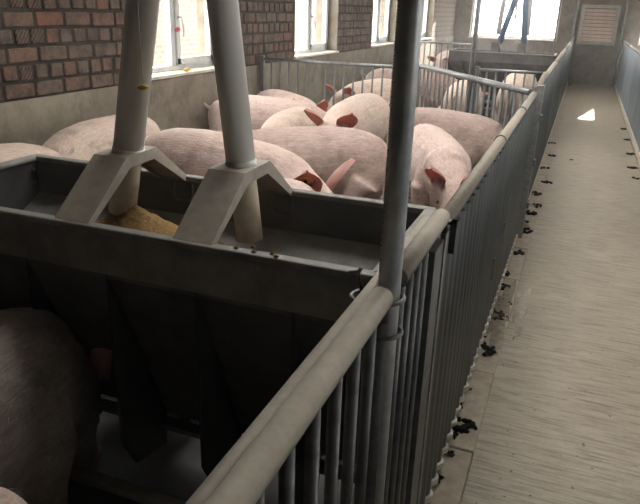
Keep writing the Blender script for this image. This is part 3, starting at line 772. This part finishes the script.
    if tail: MB().tube(pts, [.022, .018, .015, .012, .009, .006][:len(pts)-1]+[.005], 8).build('tail', M[mat], root)
    if hair:
        rh = random.Random(hash(label) % 1000 if False else len(label)); hb = MB(); npoly = len(me_.polygons)
        for k in range(hair):
            p_ = me_.polygons[rh.randrange(npoly)]
            if p_.center.z < .36: continue
            nn_ = p_.normal; dr = (Vector((-1, rh.uniform(-.3, .3), -.35))); dr = (dr-nn_*dr.dot(nn_))
            if dr.length < .2: continue
            dr = (dr.normalized()*.8+nn_*rh.uniform(.15, .5)).normalized(); sdv = dr.cross(nn_).normalized()*.0007
            c0 = p_.center+Vector((rh.uniform(-1, 1), rh.uniform(-1, 1), 0))*.004-nn_*.002; ln2 = rh.uniform(.016, .032)
            hb.add([c0-sdv, c0+sdv, c0+dr*ln2], [(0, 1, 2)])
        hb.build('bristles', M['bristle'], root, kind='stuff')
    root.scale = (s, s, s)
    return root

PIGS = [
 # x, y, heading, label, kwargs
 (-2.63, 2.20, 260, 'cream pig at the left edge, only its rump showing above the feeder', dict(s=.98, mat='skin_cream', tail='up')),
 (-2.67, 3.22, 97, 'cream hairy pig against the plaster wall, rump to the camera', dict(s=.98, mat='skin_cream', tail='up', fat=1.1, hp=55, vox=.015, hair=2500)),
 (-1.74, 3.00, -13, 'large pink pig behind the two feed pipes with a yellow ear tag', dict(s=1.03, hp=28, hy=-5, tagged=True, vox=.015, ear_up=1.0, ear_out=.35, ear_fwd=-.15)),
 (-1.12, 2.17, 268, 'pink pig feeding close behind the foreground feeder, right of the second bracket', dict(s=.98, hp=80, ear_fwd=-.8, ear_out=.2)),
 (-1.49, 3.66, 214, 'big pink pig standing broadside in the centre with its rump to the right', dict(s=.97, hp=30, vox=.015, mat='skin_dusk')),
 (-2.43, 4.98, 2, 'pale pink pig under the side windows with its tail to the left', dict(s=.93, tail='up', hp=20, hy=30)),
 (-2.50, 5.56, -36, 'pink pig with an upright red ear near the cross fence', dict(s=.9, hp=5, hy=-30, ear_up=1.0, ear_out=.25)),
 (-2.0, 4.55, 97, 'pale pig seen from behind between the broadside pig and the wall', dict(s=.90, hp=50, mat='skin_cream', tail='down')),
 (-1.63, 5.12, 270, 'cream pig facing the camera with two red ears in the middle of the pen', dict(s=1.0, hp=12, mat='skin_cream', fat=1.05, ear_up=1.0, ear_out=.5)),
 (-2.12, 7.15, 250, 'white-lit pig behind the bars of the cross fence with one ear up', dict(s=.90, hp=10, mat='skin_cream', ear_up=1)),
 (-1.95, 8.05, 5, 'dark muddy pig standing broadside behind the cross fence', dict(mat='skin_dirty', hp=25)),
 (-1.68, 6.85, 265, 'small muddy pig behind the bars beside the tall pole', dict(s=.76, mat='skin_dirty', hp=15)),
 (-1.22, 7.72, 88, 'white pig rump behind the slanting gate', dict(s=.90, mat='skin_cream', hp=40, tail='down')),
 (-2.25, 12.1, 270, 'far sunlit pig facing the camera over the distant fence', dict(hp=10)),
 (-.68, 8.55, 86, 'pale pig at the far feeder with its rump to the camera', dict(mat='skin_cream', hp=50, tail='down')),
 (-.98, 5.40, -14, 'pink pig with curly tail to the left, standing beside the fence', dict(s=.87, hp=55, hy=-10, tail='curl', mat='skin_dusk')),
 (-.83, 4.27, -64, 'pink pig with its head lowered beside the pale fence rail', dict(s=.91, hp=36, hy=-10, ear_up=1.0, ear_out=.2, ear_fwd=.1, vox=.015, step=.06, fat=.95)),
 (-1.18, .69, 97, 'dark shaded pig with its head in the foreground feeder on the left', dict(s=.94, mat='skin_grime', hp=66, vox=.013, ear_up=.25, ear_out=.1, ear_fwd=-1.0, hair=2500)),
 (-.86, .15, 264, 'cream hairy back of a pig in the bottom left corner', dict(s=.97, mat='skin_cream', hp=50, vox=.013, hair=5000, tail=None)),
]
for x, y, hd_, lab, kw in PIGS: make_pig(x, y, hd_, lab, **kw)

# ------------------------------------------------------------------ dung, puddle
rd = random.Random(21)
def clump(n_, rr):
    mb_ = MB()
    for k in range(n_):
        a = rd.uniform(0, 6.28); q = rr*rd.random()**.7
        mb_.blob((q*math.cos(a), q*math.sin(a)*1.4, rr*.05), rr*rd.uniform(.18, .42), rr*rd.uniform(.2, .5), rr*rd.uniform(.10, .28), 9, 6, .3, rd)
    return mb_.mesh('dung_clump')
cl = [clump(12, .036), clump(16, .042), clump(9, .022), clump(6, .012)]
for c in cl: c.materials.append(M['dung'])
SPOTS = [(-.235, 1.83, 2), (-.232, 1.98, 2), (-.237, 2.10, 2), (-.205, 2.17, 1), (-.245, 2.30, 2), (-.235, 2.45, 3), (-.215, 2.83, 1), (-.245, 2.95, 2), (-.20, 3.02, 3),
         (-.20, 3.20, 1), (-.235, 3.27, 0), (-.19, 3.42, 0), (-.22, 3.62, 1), (-.235, 3.85, 0), (-.21, 4.25, 0), (-.20, 4.75, 1), (-.235, 5.0, 0), (-.19, 5.25, 1), (-.16, 5.5, 0), (-.20, 5.9, 1),
         (-.14, 6.4, 1), (-.20, 7.0, 0), (-.15, 7.7, 1), (-.20, 8.5, 0), (.06, 7.6, 2), (.70, 7.0, 0), (.68, 7.5, 1), (.70, 8.3, 1), (.71, 9.3, 1), (.70, 10.2, 1)]
ORD = ('first second third fourth fifth sixth seventh eighth ninth tenth eleventh twelfth thirteenth fourteenth fifteenth').split()
def zone(x, y): return 0 if x > .5 else 1 if x > 0 else 2 if x > -.165 else 3 if y < 3.9 else 4
def dung_label(x, y):
    z_ = zone(x, y); n_ = sum(1 for a, b, c in SPOTS if zone(a, b) == z_ and b < y)
    return ('%s dark dung clump from the camera beside the pale right panels', '%s dark dung clump, alone in mid walkway', '%s dark dung clump from the camera on the walkway off the kerb',
            '%s dark dung clump from the camera on the near kerb slabs', '%s dark dung clump from the camera on the kerb beyond the puddle')[z_] % ORD[n_] if z_ != 1 else 'single dark dung clump alone in the middle of the walkway'
for i, (x, y, k) in enumerate(SPOTS):
    zz = .008 if x < -.145 else .002
    o = obj('dung_clump', cl[k], None, None, (x, y, zz), label=dung_label(x, y), cat='dung', group='dung clumps along the walkway')
    o.rotation_euler = (0, 0, rd.uniform(0, 6)); sc_ = rd.uniform(.8, 1.2); o.scale = (sc_, sc_, sc_)
def puddle(cx_, cy_, rx, ry, label, n_=40):
    q = []
    for k in range(n_):
        a = 2*math.pi*k/n_; j = 1+.22*math.sin(3*a+cx_*9)+.13*math.sin(7*a+1)+rd.uniform(-.06, .06)
        q.append((rx*j*math.cos(a), ry*j*math.sin(a)))
    MB().prism(q, 2, 0, .0025).build('puddle', M['wet'], None, (cx_, cy_, .012 if cx_ < -.15 else .001), label=label, cat='puddle')
puddle(-.195, 3.25, .05, .42, 'long wet glistening puddle on the kerb under the first panel')
puddle(-.10, 3.35, .035, .30, 'narrow wet patch on the walkway beside the kerb puddle')

# ------------------------------------------------------------------ dusty air
mt = bpy.data.materials.new('dusty_air'); mt.use_nodes = True; nt = mt.node_tree; nt.nodes.clear()
out = nd(nt, 'ShaderNodeOutputMaterial'); vs_ = nd(nt, 'ShaderNodeVolumeScatter', Density=.0065, Anisotropy=.55)
vs_.inputs['Color'].default_value = (.95, .96, 1, 1); lk(nt, vs_.outputs[0], out.inputs['Volume'])
MB().box(XL+.02, XR-.02, YB+.02, YF-.02, -.1, ZC-.02).build('dusty_air', mt, None, label='thin dusty haze filling the barn air', cat='haze', kind='stuff')
